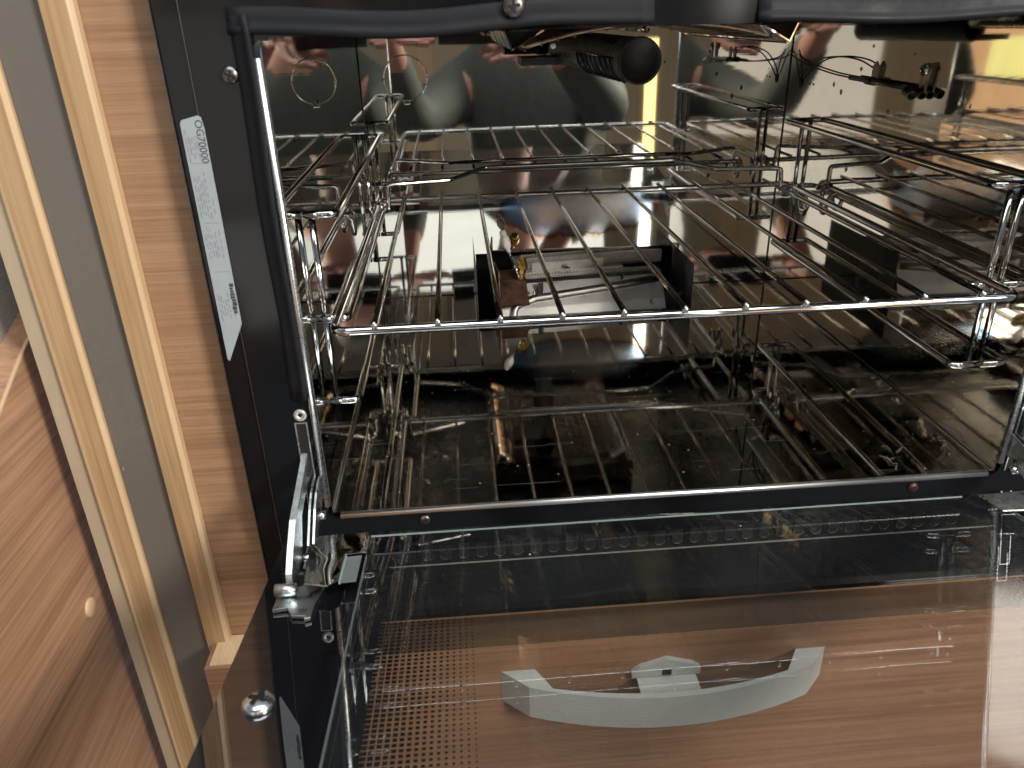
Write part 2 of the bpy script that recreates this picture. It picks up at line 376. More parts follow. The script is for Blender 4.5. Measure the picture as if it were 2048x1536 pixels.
def lathe(bm, prof, origin, axis, seg=20, mat=0):
    """prof: list of (radius, height along axis)"""
    ax = Vector(axis).normalized(); u = ax.orthogonal().normalized(); v = ax.cross(u); o = Vector(origin)
    rings = []
    for r, h in prof:
        if r < 1e-7: rings.append([bm.verts.new(o + ax * h)])
        else: rings.append([bm.verts.new(o + ax * h + (u * math.cos(2 * math.pi * k / seg) + v * math.sin(2 * math.pi * k / seg)) * r) for k in range(seg)])
    for a, b in zip(rings, rings[1:]):
        for k in range(seg):
            k2 = (k + 1) % seg
            if len(a) == 1 and len(b) == 1: continue
            if len(a) == 1: f = bm.faces.new((a[0], b[k], b[k2]))
            elif len(b) == 1: f = bm.faces.new((a[k], b[0], a[k2]))
            else: f = bm.faces.new((a[k], b[k], b[k2], a[k2]))
            f.material_index = mat
def screw(name, loc, axis, r, parent, mat='screw', recess='hole', rot=0.4):
    bm = bmesh.new()
    lathe(bm, [(r, 0), (r, r * 0.18), (r * 0.86, r * 0.42), (r * 0.45, r * 0.55), (0, r * 0.58)], loc, axis, 18)
    o = finish(name, bm, mat, parent, smooth=True)
    ax = Vector(axis).normalized(); u = ax.orthogonal().normalized(); u = Matrix.Rotation(rot, 3, ax) @ u; v = ax.cross(u)
    bm = bmesh.new(); L = Vector(loc)
    for a, b in ((u, v), (v, u)):
        h0, h1 = r * 0.40, r * 0.62
        vs_ = []
        for h in (h0, h1):
            for sa, sb in ((-1, -1), (1, -1), (1, 1), (-1, 1)):
                vs_.append(bm.verts.new(L + ax * h + a * sa * r * 0.55 + b * sb * r * 0.13))
        for q in ((3, 2, 1, 0), (4, 5, 6, 7), (0, 1, 5, 4), (1, 2, 6, 5), (2, 3, 7, 6), (3, 0, 4, 7)):
            bm.faces.new([vs_[i] for i in q])
        # keep second bar a hair higher so faces never coincide
        for p in vs_[4:]: p.co += ax * (0.00004 if a is u else 0)
    finish('cross_recess', bm, recess, o)
    return o

W, D, ZT, ZC = 0.44, 0.4151, 0.2765, 0.310
# ------------------------------------------------------------------ furniture round the oven
YP = 0.0115          # plane of the walnut panel
cab = thing('cabinet', 'walnut cabinet face with horizontal grain around the oven', 'cabinet', (0.2, YP, -0.30))
bm = sheet([[(-0.0995, YP, -0.30), (-0.044, YP, -0.30), (-0.044, YP, -0.088), (-0.0995, YP, -0.088)],
            [(-0.0995, YP, -0.088), (-0.044, YP, -0.088), (-0.044, YP, 0.40), (-0.0995, YP, 0.40)],
            [(-0.044, YP, -0.30), (W + 0.044, YP, -0.30), (W + 0.044, YP, -0.088), (-0.044, YP, -0.088)],
            [(W + 0.044, YP, -0.30), (W + 0.16, YP, -0.30), (W + 0.16, YP, -0.088), (W + 0.044, YP, -0.088)],
            [(W + 0.044, YP, -0.088), (W + 0.16, YP, -0.088), (W + 0.16, YP, 0.40), (W + 0.044, YP, 0.40)]])
ret = bmesh.ops.extrude_face_region(bm, geom=bm.faces[:])
bmesh.ops.translate(bm, vec=(0, 0.016, 0), verts=[v for v in ret['geom'] if isinstance(v, bmesh.types.BMVert)])
finish('face_panel', bm, 'wood_panel', cab)
# partition post: two oak-edged boards with a taupe panel between
part = thing('partition', 'upright partition end with two oak edges and a taupe strip', 'partition', (-0.12, 0, -0.30))
def upright(name, x0, x1, y0, y1, mat, bev=0.0015):
    bm = bmesh.new(); box(bm, x0, x1, y0, y1, -0.30, 0.42); return finish(name, bm, mat, part, bevel=bev)
upright('oak_edge', -0.0985, -0.0862, 0.0045, 0.030, 'wood_edge')
def chamfer(name, x0, x1, y0, y1, mat):
    bm = bmesh.new(); prism(bm, [(x0, y0), (x0, y1), (x1, y1), (x1, y0 + (x1 - x0) * 0.75)], 'z', -0.30, 0.42); return finish(name, bm, mat, part)
chamfer('edge_lip', -0.0861, -0.0836, 0.0045, 0.0112, 'wood_lip')
upright('taupe_panel', -0.1245, -0.1001, 0.0085, 0.030, 'taupe', 0.001)
chamfer('edge_lip', -0.1275, -0.1250, 0.0045, 0.020, 'wood_lip')
upright('oak_edge', -0.1395, -0.1276, 0.0045, 0.030, 'wood_edge')
upright('edge_bead', -0.1411, -0.1396, 0.0035, 0.020, 'wood_lip', 0.0005)
upright('cream_panel', -0.1525, -0.1412, 0.0065, 0.030, 'cream', 0.001)

bm = bmesh.new(); prism(bm, [(-0.1232, 0.036), (-0.1226, 0.0375), (-0.1222, 0.0395), (-0.1230, 0.0385)], 'y', 0.0081, 0.0086); finish('chip', bm, 'paper', part)

bench = thing('bench', 'dark walnut bench side with diagonal grain and round cover cap, lower left', 'bench', (-0.2, 0.1, -0.5))
BX = -0.165
curve = [(-0.45, 0.010), (-0.16, 0.015), (-0.09, 0.040), (-0.045, 0.075), (-0.0196, 0.093), (0.0052, 0.1066), (0.0235, 0.1155), (0.0495, 0.1250), (0.14, 0.142), (0.45, 0.142)]
bm = bmesh.new(); prism(bm, [(-0.45, -0.6)] + curve + [(0.45, -0.6)], 'x', BX - 0.0115, BX); finish('side_panel', bm, 'wood_side', bench)
def band(bm, cv, x0, x1, dz0, dz1):
    prism(bm, [(y, z + dz1) for y, z in cv] + [(y, z + dz0) for y, z in reversed(cv)], 'x', x0, x1)
bm = bmesh.new(); band(bm, curve, BX - 0.0014, BX + 0.0005, 0.0002, 0.0016); finish('edge_band', bm, 'wood_lip', bench)
bm = bmesh.new(); band(bm, curve, BX - 0.0150, BX - 0.0015, 0.0, 0.0014); finish('top_board', bm, 'wood_side', bench)
bm = bmesh.new(); lathe(bm, [(0.0066, 0), (0.0066, 0.0008), (0.0056, 0.0016), (0, 0.0018)], (BX, 0.0003, -0.0613), (1, 0, 0), 24)
finish('cover_cap', bm, 'wood_lip', bench, smooth=True)
bm = bmesh.new(); prism(bm, [(-0.4, 0.12), (-0.12, 0.16), (-0.05, 0.23), (0.0, 0.29), (0.08, 0.36), (0.45, 0.38), (0.45, 0.03), (-0.4, 0.03)], 'x', -0.50, BX - 0.0155)
o = finish('seat_cushion', bm, 'fabric', None, bevel=0.012, seg=3, smooth=True); tag(o, 'grey woven seat cushion behind the bench side at the left edge', 'cushion')

# drawer below the oven
dr = thing('drawer', 'walnut drawer front under the glass door with silver bow handle', 'drawer', (0.22, -0.009, -0.30))
bm = bmesh.new(); box(bm, -0.0945, W + 0.12, -0.0185, YP - 0.0004, -0.32, -0.1045); finish('front', bm, 'wood_drawer', dr, bevel=0.003, seg=3)
bm = bmesh.new(); box(bm, -0.0915, -0.0400, -0.0162, YP - 0.0008, -0.1043, -0.1036); finish('lit_top_edge', bm, 'wood_lip', dr)  # paler wood paints the lit left end of the drawer top
bm = bmesh.new(); box(bm, -0.0398, W + 0.12, -0.0178, YP - 0.0008, -0.1044, -0.1036); finish('shade_strip', bm, 'wood_shaded', dr)  # shade band along the drawer top, painted as a darker strip
def arc(x0, y0, xm, ym, x1, y1, n=14):
    out = []
    for i in range(n + 1):
        s = i / n; a = (1 - s) * (1 - 2 * s) ; b = 4 * s * (1 - s); c = s * (2 * s - 1)
        out.append((x0 * a + xm * b + x1 * c, y0 * a + ym * b + y1 * c))
    return out
outl = [(0.1036, -0.0187)] + arc(0.1215, -0.0345, 0.2195, -0.052, 0.3175, -0.0345) + [(0.3344, -0.0187), (0.313, -0.0187)] + arc(0.3000, -0.0370, 0.2195, -0.0478, 0.1375, -0.0370) + [(0.127, -0.0187)]
bm = bmesh.new(); prism(bm, outl, 'z', -0.1550, -0.1272); hd = finish('handle', bm, 'handle', dr, bevel=0.0008, seg=2)
bm = bmesh.new(); prism(bm, [(0.1950, -0.1345), (0.2005, -0.1300), (0.2195, -0.1240), (0.2385, -0.1300), (0.2440, -0.1345), (0.2440, -0.1395), (0.1950, -0.1395)], 'y', -0.0225, -0.0187)
lt = finish('latch_plate', bm, 'handle', hd, bevel=0.0007)
bm = bmesh.new(); prism(bm, [(0.1985, -0.0226), (0.2405, -0.0226), (0.2405, -0.0475), (0.1985, -0.0475)], 'z', -0.1420, -0.1396); finish('latch_tongue', bm, 'handle', hd, bevel=0.0006)
bm = bmesh.new(); box(bm, 0.2165, 0.2230, -0.0232, -0.0226, -0.1378, -0.1335); finish('latch_slot', bm, 'hole', hd)

# ------------------------------------------------------------------ oven
oven = thing('oven', 'black built-in gas oven with mirror-polished steel cavity and open glass door', 'oven', (0.22, 0.2, -0.09))
XL, XR = -0.0478, W + 0.0478
# outer flange, then inner plate standing 2 mm proud of it
def frame_ring(x0, x1, z0, z1, hx0, hx1, hz0, hz1, yf, yb, hr=0.0):
    """plate with a (rounded) rectangular hole"""
    def rr(a0, a1, b0, b1, r, n=6):
        pts = []
        for cx, cz, s in ((a1 - r, b1 - r, 0), (a0 + r, b1 - r, 1), (a0 + r, b0 + r, 2), (a1 - r, b0 + r, 3)):
            for k in range(n + 1):
                a = math.pi / 2 * (s + k / n); pts.append((cx + r * math.cos(a), cz + r * math.sin(a)))
        return pts
    n = 6; inn = rr(hx0, hx1, hz0, hz1, max(hr, 1e-4), n); out = []
    corners = [(x1, z1), (x0, z1), (x0, z0), (x1, z0)]
    for s in range(4):
        out += [corners[s]] * (n + 1)
    bm = bmesh.new()
    vi = [bm.verts.new((p[0], yf, p[1])) for p in inn]; vb = [bm.verts.new((p[0], yb, p[1])) for p in inn]
    co = [bm.verts.new((p[0], yf, p[1])) for p in corners]; cb = [bm.verts.new((p[0], yb, p[1])) for p in corners]
    N = len(inn)
    for i in range(N):
        j = (i + 1) % N; ci, cj = co[i // (n + 1)], co[j // (n + 1)]
        if ci is cj: bm.faces.new((vi[i], vi[j], ci))
        else: bm.faces.new((vi[i], vi[j], cj, ci))
        bm.faces.new((vi[j], vi[i], vb[i], vb[j]))
    for s in range(4):
        bm.faces.new((co[s], co[(s + 1) % 4], cb[(s + 1) % 4], cb[s]))
    return bm
bm = frame_ring(XL, XR, -0.0930, 0.40, -0.0345, W + 0.0345, -0.0925, 0.39, 0.0012, 0.020); finish('outer_flange', bm, 'enamel', oven, bevel=0.0009)
for xa in (-0.0341, XL + 0.0006, W + 0.0337):
    bm = bmesh.new(); box(bm, xa, xa + 0.0004, -0.0004, 0.004, -0.09, 0.38); finish('edge_highlight', bm, 'screw', oven)  # thin metal strips stand for highlights on the bevelled enamel edges
fr = finish('front_frame', frame_ring(-0.0335, W + 0.0335, -0.0450, 0.385, -0.0030, W + 0.0030, -0.0032, ZT, 0.0, 0.016, 0.0075), 'enamel', oven, bevel=0.0006)
bm = bmesh.new(); box(bm, -0.0335, W + 0.0335, 0.0030, 0.012, -0.0922, -0.0465); lower = finish('lower_panel', bm, 'enamel', oven, bevel=0.0006)
bm = bmesh.new(); box(bm, -0.0330, W + 0.0330, -0.0006, 0.0020, -0.0458, -0.0453); finish('panel_seam', bm, 'rivet', lower)
# vent slots in the lower front
rim = bmesh.new()
cap = [(0.0036 * math.cos(a), 0.0036 * math.sin(a)) for a in [math.pi + math.pi * k / 10 for k in range(11)]]
cap = [(x, z - 0.0) for x, z in cap]
prism(rim, [(x, z) for x, z in cap] + [(0.0036, 0.014), (-0.0036, 0.014)], 'y', -0.0004, 0.0)
for f in rim.faces: f.material_index = 0
ringpts = [(0.0036 * math.cos(a), -0.0006, 0.0036 * math.sin(a)) for a in [math.pi * 1.08 + math.pi * 0.84 * k / 12 for k in range(13)]]
nb = len(rim.faces)
rim.faces.ensure_lookup_table()
tube(rim, ringpts, 0.00028, 6)
rim.faces.ensure_lookup_table()
for f in rim.faces[nb:]: f.material_index = 1; f.smooth = True
bmesh.ops.recalc_face_normals(rim, faces=rim.faces)
vme = bpy.data.meshes.new('vent_slot'); rim.to_mesh(vme); rim.free(); vme.materials.append(M['hole']); vme.materials.append(M['slot_rim'])
for i in range(34):
    o = bpy.data.objects.new('vent_slot', vme); COL.objects.link(o); o.location = (0.0228 + 0.01198 * i, -0.0003, -0.0375); setp(o, fr)

# cavity (single-skin polished panels, all facing in)
XW = 0.0012
def panel(name, quads, mat):
    bm = sheet(quads); o = finish(name, bm, mat, oven); return o
panel('cavity_side', [[(XW, 0.001, 0), (XW, D, 0), (XW, D, ZC), (XW, 0.001, ZC)]], 'steel_side')
panel('cavity_side', [[(W, 0.001, 0), (W, D, 0), (W, D, ZC), (W, 0.001, ZC)]], 'steel_right')
bx0, bx1, by0, bz1 = 0.108, 0.330, 0.338, 0.046
panel('cavity_floor', [[(XW, 0.001, 0), (bx0, 0.001, 0), (bx0, by0, 0), (XW, by0, 0)], [(bx0, 0.001, 0), (bx1, 0.001, 0), (bx1, by0, 0), (bx0, by0, 0)],
       [(bx1, 0.001, 0), (W, 0.001, 0), (W, by0, 0), (bx1, by0, 0)], [(XW, by0, 0), (bx0, by0, 0), (bx0, D, 0), (XW, D, 0)], [(bx1, by0, 0), (W, by0, 0), (W, D, 0), (bx1, D, 0)]], 'steel_floor')
back = panel('cavity_back', [[(XW, D, 0), (bx0, D, 0), (bx0, D, bz1), (XW, D, bz1)], [(bx1, D, 0), (W, D, 0), (W, D, bz1), (bx1, D, bz1)],
       [(XW, D, bz1), (bx0, D, bz1), (bx0, D, ZC), (XW, D, ZC)], [(bx0, D, bz1), (bx1, D, bz1), (bx1, D, ZC), (bx0, D, ZC)], [(bx1, D, bz1), (W, D, bz1), (W, D, ZC), (bx1, D, ZC)]], 'steel_back')
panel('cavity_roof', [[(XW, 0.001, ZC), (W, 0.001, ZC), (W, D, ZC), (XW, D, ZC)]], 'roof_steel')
bm = bmesh.new(); box(bm, bx0 - 0.001, bx1 + 0.001, by0 - 0.001, 0.470, -0.045, bz1 + 0.001)
bm.normal_update()
bmesh.ops.delete(bm, geom=[f for f in bm.faces if f.normal.z > 0.9 or f.calc_center_median().y < by0], context='FACES')
# top stays open only in front of the back sheet
v = [bm.verts.new(p) for p in ((bx0, D + 0.001, bz1 + 0.0012), (bx1, D + 0.001, bz1 + 0.0012), (bx1, 0.47, bz1 + 0.0012), (bx0, 0.47, bz1 + 0.0012))]; bm.faces.new(v)
v = [bm.verts.new(p) for p in ((bx0, by0, -0.0005), (bx1, by0, -0.0005), (bx1, by0, -0.045), (bx0, by0, -0.045))]; bm.faces.new(v)
finish('burner_recess', bm, 'enamel_in', oven)
for zz, x0_, x1_ in ((0, 0.0, 0.0),):
    pass
for nm, a, b in (('corner_seam', (XW + 0.0004, D - 0.0004, 0.001), (XW + 0.0004, D - 0.0004, ZC)), ('corner_seam', (W - 0.0004, D - 0.0004, 0.001), (W - 0.0004, D - 0.0004, ZC)),
                 ('corner_seam', (XW, D - 0.0004, 0.0004), (bx0, D - 0.0004, 0.0004)), ('corner_seam', (bx1, D - 0.0004, 0.0004), (W, D - 0.0004, 0.0004)),
                 ('corner_seam', (XW + 0.0004, 0.004, 0.0004), (XW + 0.0004, D, 0.0004)), ('corner_seam', (W - 0.0004, 0.004, 0.0004), (W - 0.0004, D, 0.0004))):
    wire(nm, [a, b], 0.00055, 'seam', oven, 6)
# bright rolled edge round the opening (left, bottom, right)
wire('edge_trim', [(-0.0006, -0.0012, 0.0075), (-0.0006, -0.0012, 0.2675)], 0.0021, 'steel_trim', oven, 12)
wire('edge_trim', [(W + 0.0006, -0.0012, 0.0075), (W + 0.0006, -0.0012, 0.272)], 0.0021, 'steel_trim', oven, 12)
wire('edge_trim', [(0.0065, -0.0012, -0.0004), (W - 0.0065, -0.0012, -0.0004)], 0.0021, 'steel_trim', oven, 12)

# knockout ring stamped in the back wall
kx, kz, kr = 0.0463, 0.2290, 0.0213
bm = bmesh.new()
tube(bm, [(kx + kr * math.cos(a), D - 0.0002, kz + kr * math.sin(a)) for a in [2 * math.pi * k / 48 for k in range(48)]], 0.00065, 6, True)
for a in (R(-2), R(182)):
    lathe(bm, [(0.0017, 0), (0.0014, 0.0008), (0, 0.0009)], (kx + kr * math.cos(a), D - 0.0002, kz + kr * math.sin(a)), (0, -1, 0), 10)
tube(bm, [(kx - 0.0028, D - 0.0004, kz - kr), (kx - 0.0028, D - 0.0004, kz - kr - 0.003), (kx + 0.0028, D - 0.0004, kz - kr - 0.003), (kx + 0.0028, D - 0.0004, kz - kr)], 0.0007, 6)
finish('knockout_ring', bm, 'chrome', back, smooth=True)

# gaskets
def gasket(name, pathfn, n, prof, frame):
    bm = bmesh.new(); rings = []
    for i in range(n + 1):
        p, s = pathfn(i / n); rings.append([bm.verts.new(frame(p, a, b, s)) for a, b in prof])
    K = len(prof)
    for a, b in zip(rings, rings[1:]):
        for k in range(K): bm.faces.new((a[k], a[(k + 1) % K], b[(k + 1) % K], b[k]))
    bm.faces.new(rings[0]); bm.faces.new(list(reversed(rings[-1])))
    return finish(name, bm, 'rubber', oven, smooth=True)
prof = [(0.0, 0.0002), (0.0008, -0.0016), (0.0030, -0.0026), (0.0066, -0.0034), (0.0074, -0.0046), (0.0092, -0.0046), (0.0100, -0.0036), (0.0100, 0.0002)]
gasket('gasket', lambda s: ((-0.0125 + 0.0006 * math.sin(9 * s), 0, 0.0835 + s * 0.2030), 1), 24, prof, lambda p, a, b, s: (p[0] + a, b, p[2] + 0.0))
def top_path(x0, x1, z0, sag, ph):
    def f(s):
        return ((x0 + (x1 - x0) * s, 0, z0 - sag * math.sin(math.pi * min(1, s * 1.25)) ** 2 + 0.0003 * math.sin(ph + 11 * s)), 1)
    return f
tprof = [(b, a) for a, b in [(0.0, 0.0002), (0.0015, -0.0012), (0.0060, -0.0020), (0.0082, -0.0022), (0.0092, -0.0034), (0.0116, -0.0034), (0.0126, -0.0022), (0.0126, 0.0002)]]
def tframe(p, b, a, s): return (p[0], b, p[2] - a)
gasket('gasket', top_path(-0.0125, 0.1925, 0.2905, 0.0034, 0.0), 30, tprof, tframe)
gasket('gasket', top_path(0.2450, W + 0.012, 0.2890, 0.0020, 1.0), 30, tprof, tframe)

# screws and rivets of the front frame
screw('screw', (-0.0152, 0.0, 0.2604), (0, -1, 0), 0.0042, fr)
screw('screw', (0.0592, 0.0, -0.0085), (0, -1, 0), 0.0036, fr)
screw('screw', (0.3846, 0.0, -0.0087), (0, -1, 0), 0.0036, fr, 'rust')
screw('screw', (0.1236, -0.0022, 0.2872), (0, -1, 0), 0.0056, fr, 'screw', 'hole', 0.9)
screw('screw', (0.3180, -0.0002, 0.2935), (0, -1, 0), 0.0058, fr, 'screw_bright')
bm = bmesh.new(); lathe(bm, [(0.0039, 0), (0.0039, 0.0007), (0.0030, 0.0013), (0.0017, 0.0012), (0.0013, 0.0003), (0, 0.0002)], (-0.0089, 0, 0.0722), (0, -1, 0), 24)
finish('rivet', bm, 'rivet', fr, smooth=True)
bm = bmesh.new(); lathe(bm, [(0.0012, 0.0004), (0, 0.0005)], (-0.0089, 0, 0.0722), (0, -1, 0), 16); finish('rivet_hole', bm, 'hole', fr)
# hinge openings
def slot(x0, x1):
    bm = bmesh.new(); box(bm, x0, x1, -0.0003, 0.010, 0.0010, 0.0660); finish('hinge_slot', bm, 'hole', fr)
    bm = bmesh.new()
    box(bm, x0 - 0.0007, x0, -0.0010, 0.004, 0.0005, 0.0668); box(bm, x1, x1 + 0.0007, -0.0010, 0.004, 0.0005, 0.0668); box(bm, x0 - 0.0007, x1 + 0.0007, -0.0010, 0.004, 0.0668, 0.0675)
    finish('slot_lip', bm, 'steel_trim', fr)
slot(-0.0122, -0.0062); slot(W + 0.0062, W + 0.0122)

# rating label
bm = bmesh.new(); lab = [(-0.0436, 0.2385), (-0.0428, 0.2404), (-0.0345, 0.2424), (-0.0329, 0.2415), (-0.0322, 0.236), (-0.0322, 0.1320), (-0.0336, 0.1290), (-0.0428, 0.1098), (-0.0438, 0.1110)]
prism(bm, lab, 'y', -0.0010, -0.0006); rl = finish('rating_label', bm, 'paper', oven)
tc = bpy.data.curves.new('t', 'FONT'); tc.body = 'OG70000'; tc.size = 0.0052; tc.extrude = 0.00002; tc.space_character = 1.0
to = bpy.data.objects.new('t', tc); COL.objects.link(to)
bpy.context.view_layer.update()
tme = bpy.data.meshes.new_from_object(to.evaluated_get(bpy.context.evaluated_depsgraph_get())); bpy.data.objects.remove(to)
tme.name = 'lettering'; tme.materials.clear(); tme.materials.append(M['ink'])
lo = bpy.data.objects.new('lettering', tme); COL.objects.link(lo)
lo.rotation_euler = (R(90), R(90), 0); lo.location = (-0.0364, -0.00106, 0.2405); setp(lo, rl)
bm = bmesh.new()
def dash(bm, x, z0, z1, w): 
    v = [bm.verts.new(p) for p in ((x, -0.00104, z0), (x + w, -0.00104, z0), (x + w, -0.00104, z1), (x, -0.00104, z1))]; bm.faces.new(v)
rnd = random.Random(3)
for col, (xa, wd) in enumerate([(-0.0424, 0.0006), (-0.0411, 0.0006), (-0.0398, 0.0006), (-0.0385, 0.0006), (-0.0372, 0.0006), (-0.0352, 0.0006)]):
    for za, zb in ((0.2375, 0.221), (0.216, 0.1905), (0.188, 0.168), (0.151, 0.135)):
        if col == 5 and za > 0.205: za = 0.205
        z = za - rnd.uniform(0, 0.006)
        while z > zb + 0.002:
            L = rnd.uniform(0.0008, 0.0042); dash(bm, xa, z, z - L, wd * rnd.uniform(0.8, 1.2)); z -= L + rnd.uniform(0.0006, 0.002)
for z in (0.2195, 0.1625, 0.1890): dash(bm, -0.0415, z, z - 0.0004, 0.008)
finish('small_print', bm, 'ink_grey', rl)
bm = bmesh.new(); z = 0.1555
for k in range(9):
    L = rnd.uniform(0.0012, 0.0024); dash(bm, -0.0352 + rnd.uniform(-0.0003, 0.0003), z, z - L, rnd.uniform(0.0017, 0.0026)); z -= L + 0.0003
o = finish('smudged_print', bm, 'ink', rl)
o.location.y -= 0.00002

# ---- bottom burner
brn = bmesh.new()
prism(brn, [(0.3480, -0.030), (0.3480, -0.012), (0.3560, 0.0030), (0.3700, 0.0260), (0.3750, 0.0290), (0.3850, 0.0290), (0.3850, -0.030)], 'x', 0.1270, 0.3080)
bo = finish('oven_burner', brn, 'burner', oven, bevel=0.0025, seg=3)
bm = bmesh.new()
def onface(x, s): # s from 0 (bottom) to 1 (top) on the sloping face
    return (x, 0.3560 + 0.0140 * s - 0.0004, 0.0030 + 0.0230 * s + 0.0004)
tube(bm, fillet([onface(0.1400, -0.55), onface(0.1430, 0.10), onface(0.1650, 0.36), onface(0.2500, 0.60), onface(0.3040, 0.80)], 0.012, n=8), 0.0042, 12)
finish('pressed_rib', bm, 'burner', bo, smooth=True)
bm = bmesh.new()
for i in range(9): lathe(bm, [(0.0015, 0), (0.0011, 0.0008), (0, 0.0011)], onface(0.1340 + 0.0052 * i, 0.60), (0, -0.85, 0.52), 8)
for i in range(3): lathe(bm, [(0.0015, 0), (0.0011, 0.0008), (0, 0.0011)], onface(0.1420 + 0.0052 * i, 0.40), (0, -0.85, 0.52), 8)
finish('flame_ports', bm, 'chrome', bo, smooth=True)
bm = bmesh.new()
for i in range(46): box(bm, 0.155 + 0.0033 * i, 0.157 + 0.0033 * i, 0.3850, 0.3880, 0.0275, 0.0300)
finish('port_strip', bm, 'burner', bo); bm = bmesh.new()
for i in range(44): box(bm, 0.160 + 0.0033 * i, 0.162 + 0.0033 * i, 0.4085, 0.4105, 0.0442, 0.0458)
finish('port_strip', bm, 'burner', bo)
bm = bmesh.new(); box(bm, 0.150, 0.318, 0.4000, 0.4135, 0.0300, 0.0440); finish('rear_bar', bm, 'screw', bo, bevel=0.001)
bm = bmesh.new(); box(bm, 0.160, 0.270, 0.3880, 0.3985, 0.0300, 0.0318); box(bm, 0.170, 0.250, 0.3985, 0.4000, 0.0318, 0.0390); finish('cover_strip', bm, 'burner', bo, bevel=0.0008)
screw('screw', (0.2080, 0.3940, 0.0318), (0, -0.3, 1), 0.0036, bo, 'screw_bright')
bm = bmesh.new(); lathe(bm, [(0.0030, 0), (0.0030, 0.0006), (0.0019, 0.0006), (0.0019, 0.0001), (0, 0.0001)], onface(0.2930, -0.15), (0, -0.85, 0.52), 16); finish('eyelet', bm, 'burner', bo, smooth=True)
bm = bmesh.new(); prism(bm, [(0.3440, 0.0120), (0.3640, 0.0330), (0.3850, 0.0380), (0.3850, 0.0350), (0.3650, 0.0305), (0.3455, 0.0100)], 'x', 0.1280, 0.1570)
box(bm, 0.1262, 0.1278, 0.352, 0.390, 0.000, 0.046); finish('igniter_bracket', bm, 'rust', bo, bevel=0.0006)
bm = bmesh.new(); lathe(bm, [(0, -0.001), (0.0045, -0.001), (0.0045, 0.005), (0.0064, 0.0052), (0.0064, 0.0110), (0.0045, 0.0115), (0.0032, 0.017), (0.0018, 0.0175), (0.0018, 0.022), (0, 0.022)], (0.1545, 0.3720, 0.0520), (-0.12, -0.55, -0.80), 6); finish('thermocouple_nut', bm, 'brass', bo)
bm = bmesh.new(); lathe(bm, [(0, 0), (0.0032, 0.0002), (0.0036, 0.003), (0.0032, 0.006), (0.0046, 0.0075), (0.0048, 0.014), (0.0036, 0.0190), (0.0022, 0.0195), (0.0020, 0.024), (0, 0.024)], (0.1370, 0.3890, 0.0790), (0.20, -0.55, -0.82), 18); ig = finish('igniter', bm, 'ceramic', bo, smooth=True)
wire('electrode', [(0.1418, 0.3760, 0.0595), (0.1460, 0.3660, 0.0470), (0.1500, 0.3600, 0.0330)], 0.0011, 'chrome', bo, 8)
bm = bmesh.new(); box(bm, 0.1690, 0.1745, 0.3590, 0.3600, 0.0100, 0.0290); finish('scorched_tab', bm, 'hole', bo)
bm = bmesh.new(); box(bm, 0.2620, 0.2645, 0.3680, 0.3690, 0.0210, 0.0300); finish('scorched_tab', bm, 'hole', bo)
# stepped tray sides in the recess
bm = bmesh.new(); box(bm, 0.3095, 0.3285, 0.3600, 0.4100, -0.030, 0.0060); finish('recess_step', bm, 'enamel_in', bo)

_c = Matrix.Translation((0.218, 0.380, 0)); bo.matrix_basis = _c @ Matrix.Rotation(R(5.0), 4, 'Z') @ _c.inverted() @ bo.matrix_basis

# ---- grill burner under the roof
gr = bmesh.new()
def archz(x):
    u = (x - 0.225) / 0.085; return 0.2765 - 0.0125 * u * u
for i in range(34):
    y = 0.120 + 0.0062 * i
    tube(gr, [(0.140 + 0.170 * k / 12, y + 0.0015 * math.sin(k * 1.3), archz(0.140 + 0.170 * k / 12)) for k in range(13)], 0.0011, 6)
for k in range(17):
    x = 0.140 + 0.170 * k / 16; tube(gr, [(x, 0.118, archz(x) - 0.0016), (x, 0.330, archz(x) - 0.0016)], 0.0006, 5)
gm = finish('grill_gauze', gr, 'gauze', oven, smooth=True)
def channel(xv, s):
    bm = bmesh.new(); t_ = 0.0006
    a, b, c = ((xv - 0.0045 * s, 0.2740), (xv, 0.2635), (xv + 0.0200 * s, 0.2740))
    pts = [a, b, c, (c[0] - 0.0012 * s, c[1] + t_), (b[0] + 0.0004 * s, b[1] + 0.0011), (a[0] + 0.0009 * s, a[1] + 0.0002)]
    prism(bm, pts, 'y', 0.100, 0.340); finish('grill_channel', bm, 'steel_plate', gm)
    bm = bmesh.new(); prism(bm, [(p[0], p[1]) for p in (a, b, c)], 'y', 0.104, 0.106); finish('channel_end', bm, 'hole', gm)
channel(0.1304, 1); channel(0.3050, -1)
bm = bmesh.new(); box(bm, 0.120, 0.315, 0.095, 0.345, 0.2780, 0.3050); finish('grill_box', bm, 'roof_steel', gm, bevel=0.002)
bm = bmesh.new(); box(bm, 0.1520, 0.1900, 0.290, 0.330, 0.2440, 0.2500); finish('grill_bracket', bm, 'enamel_in', gm, bevel=0.001)
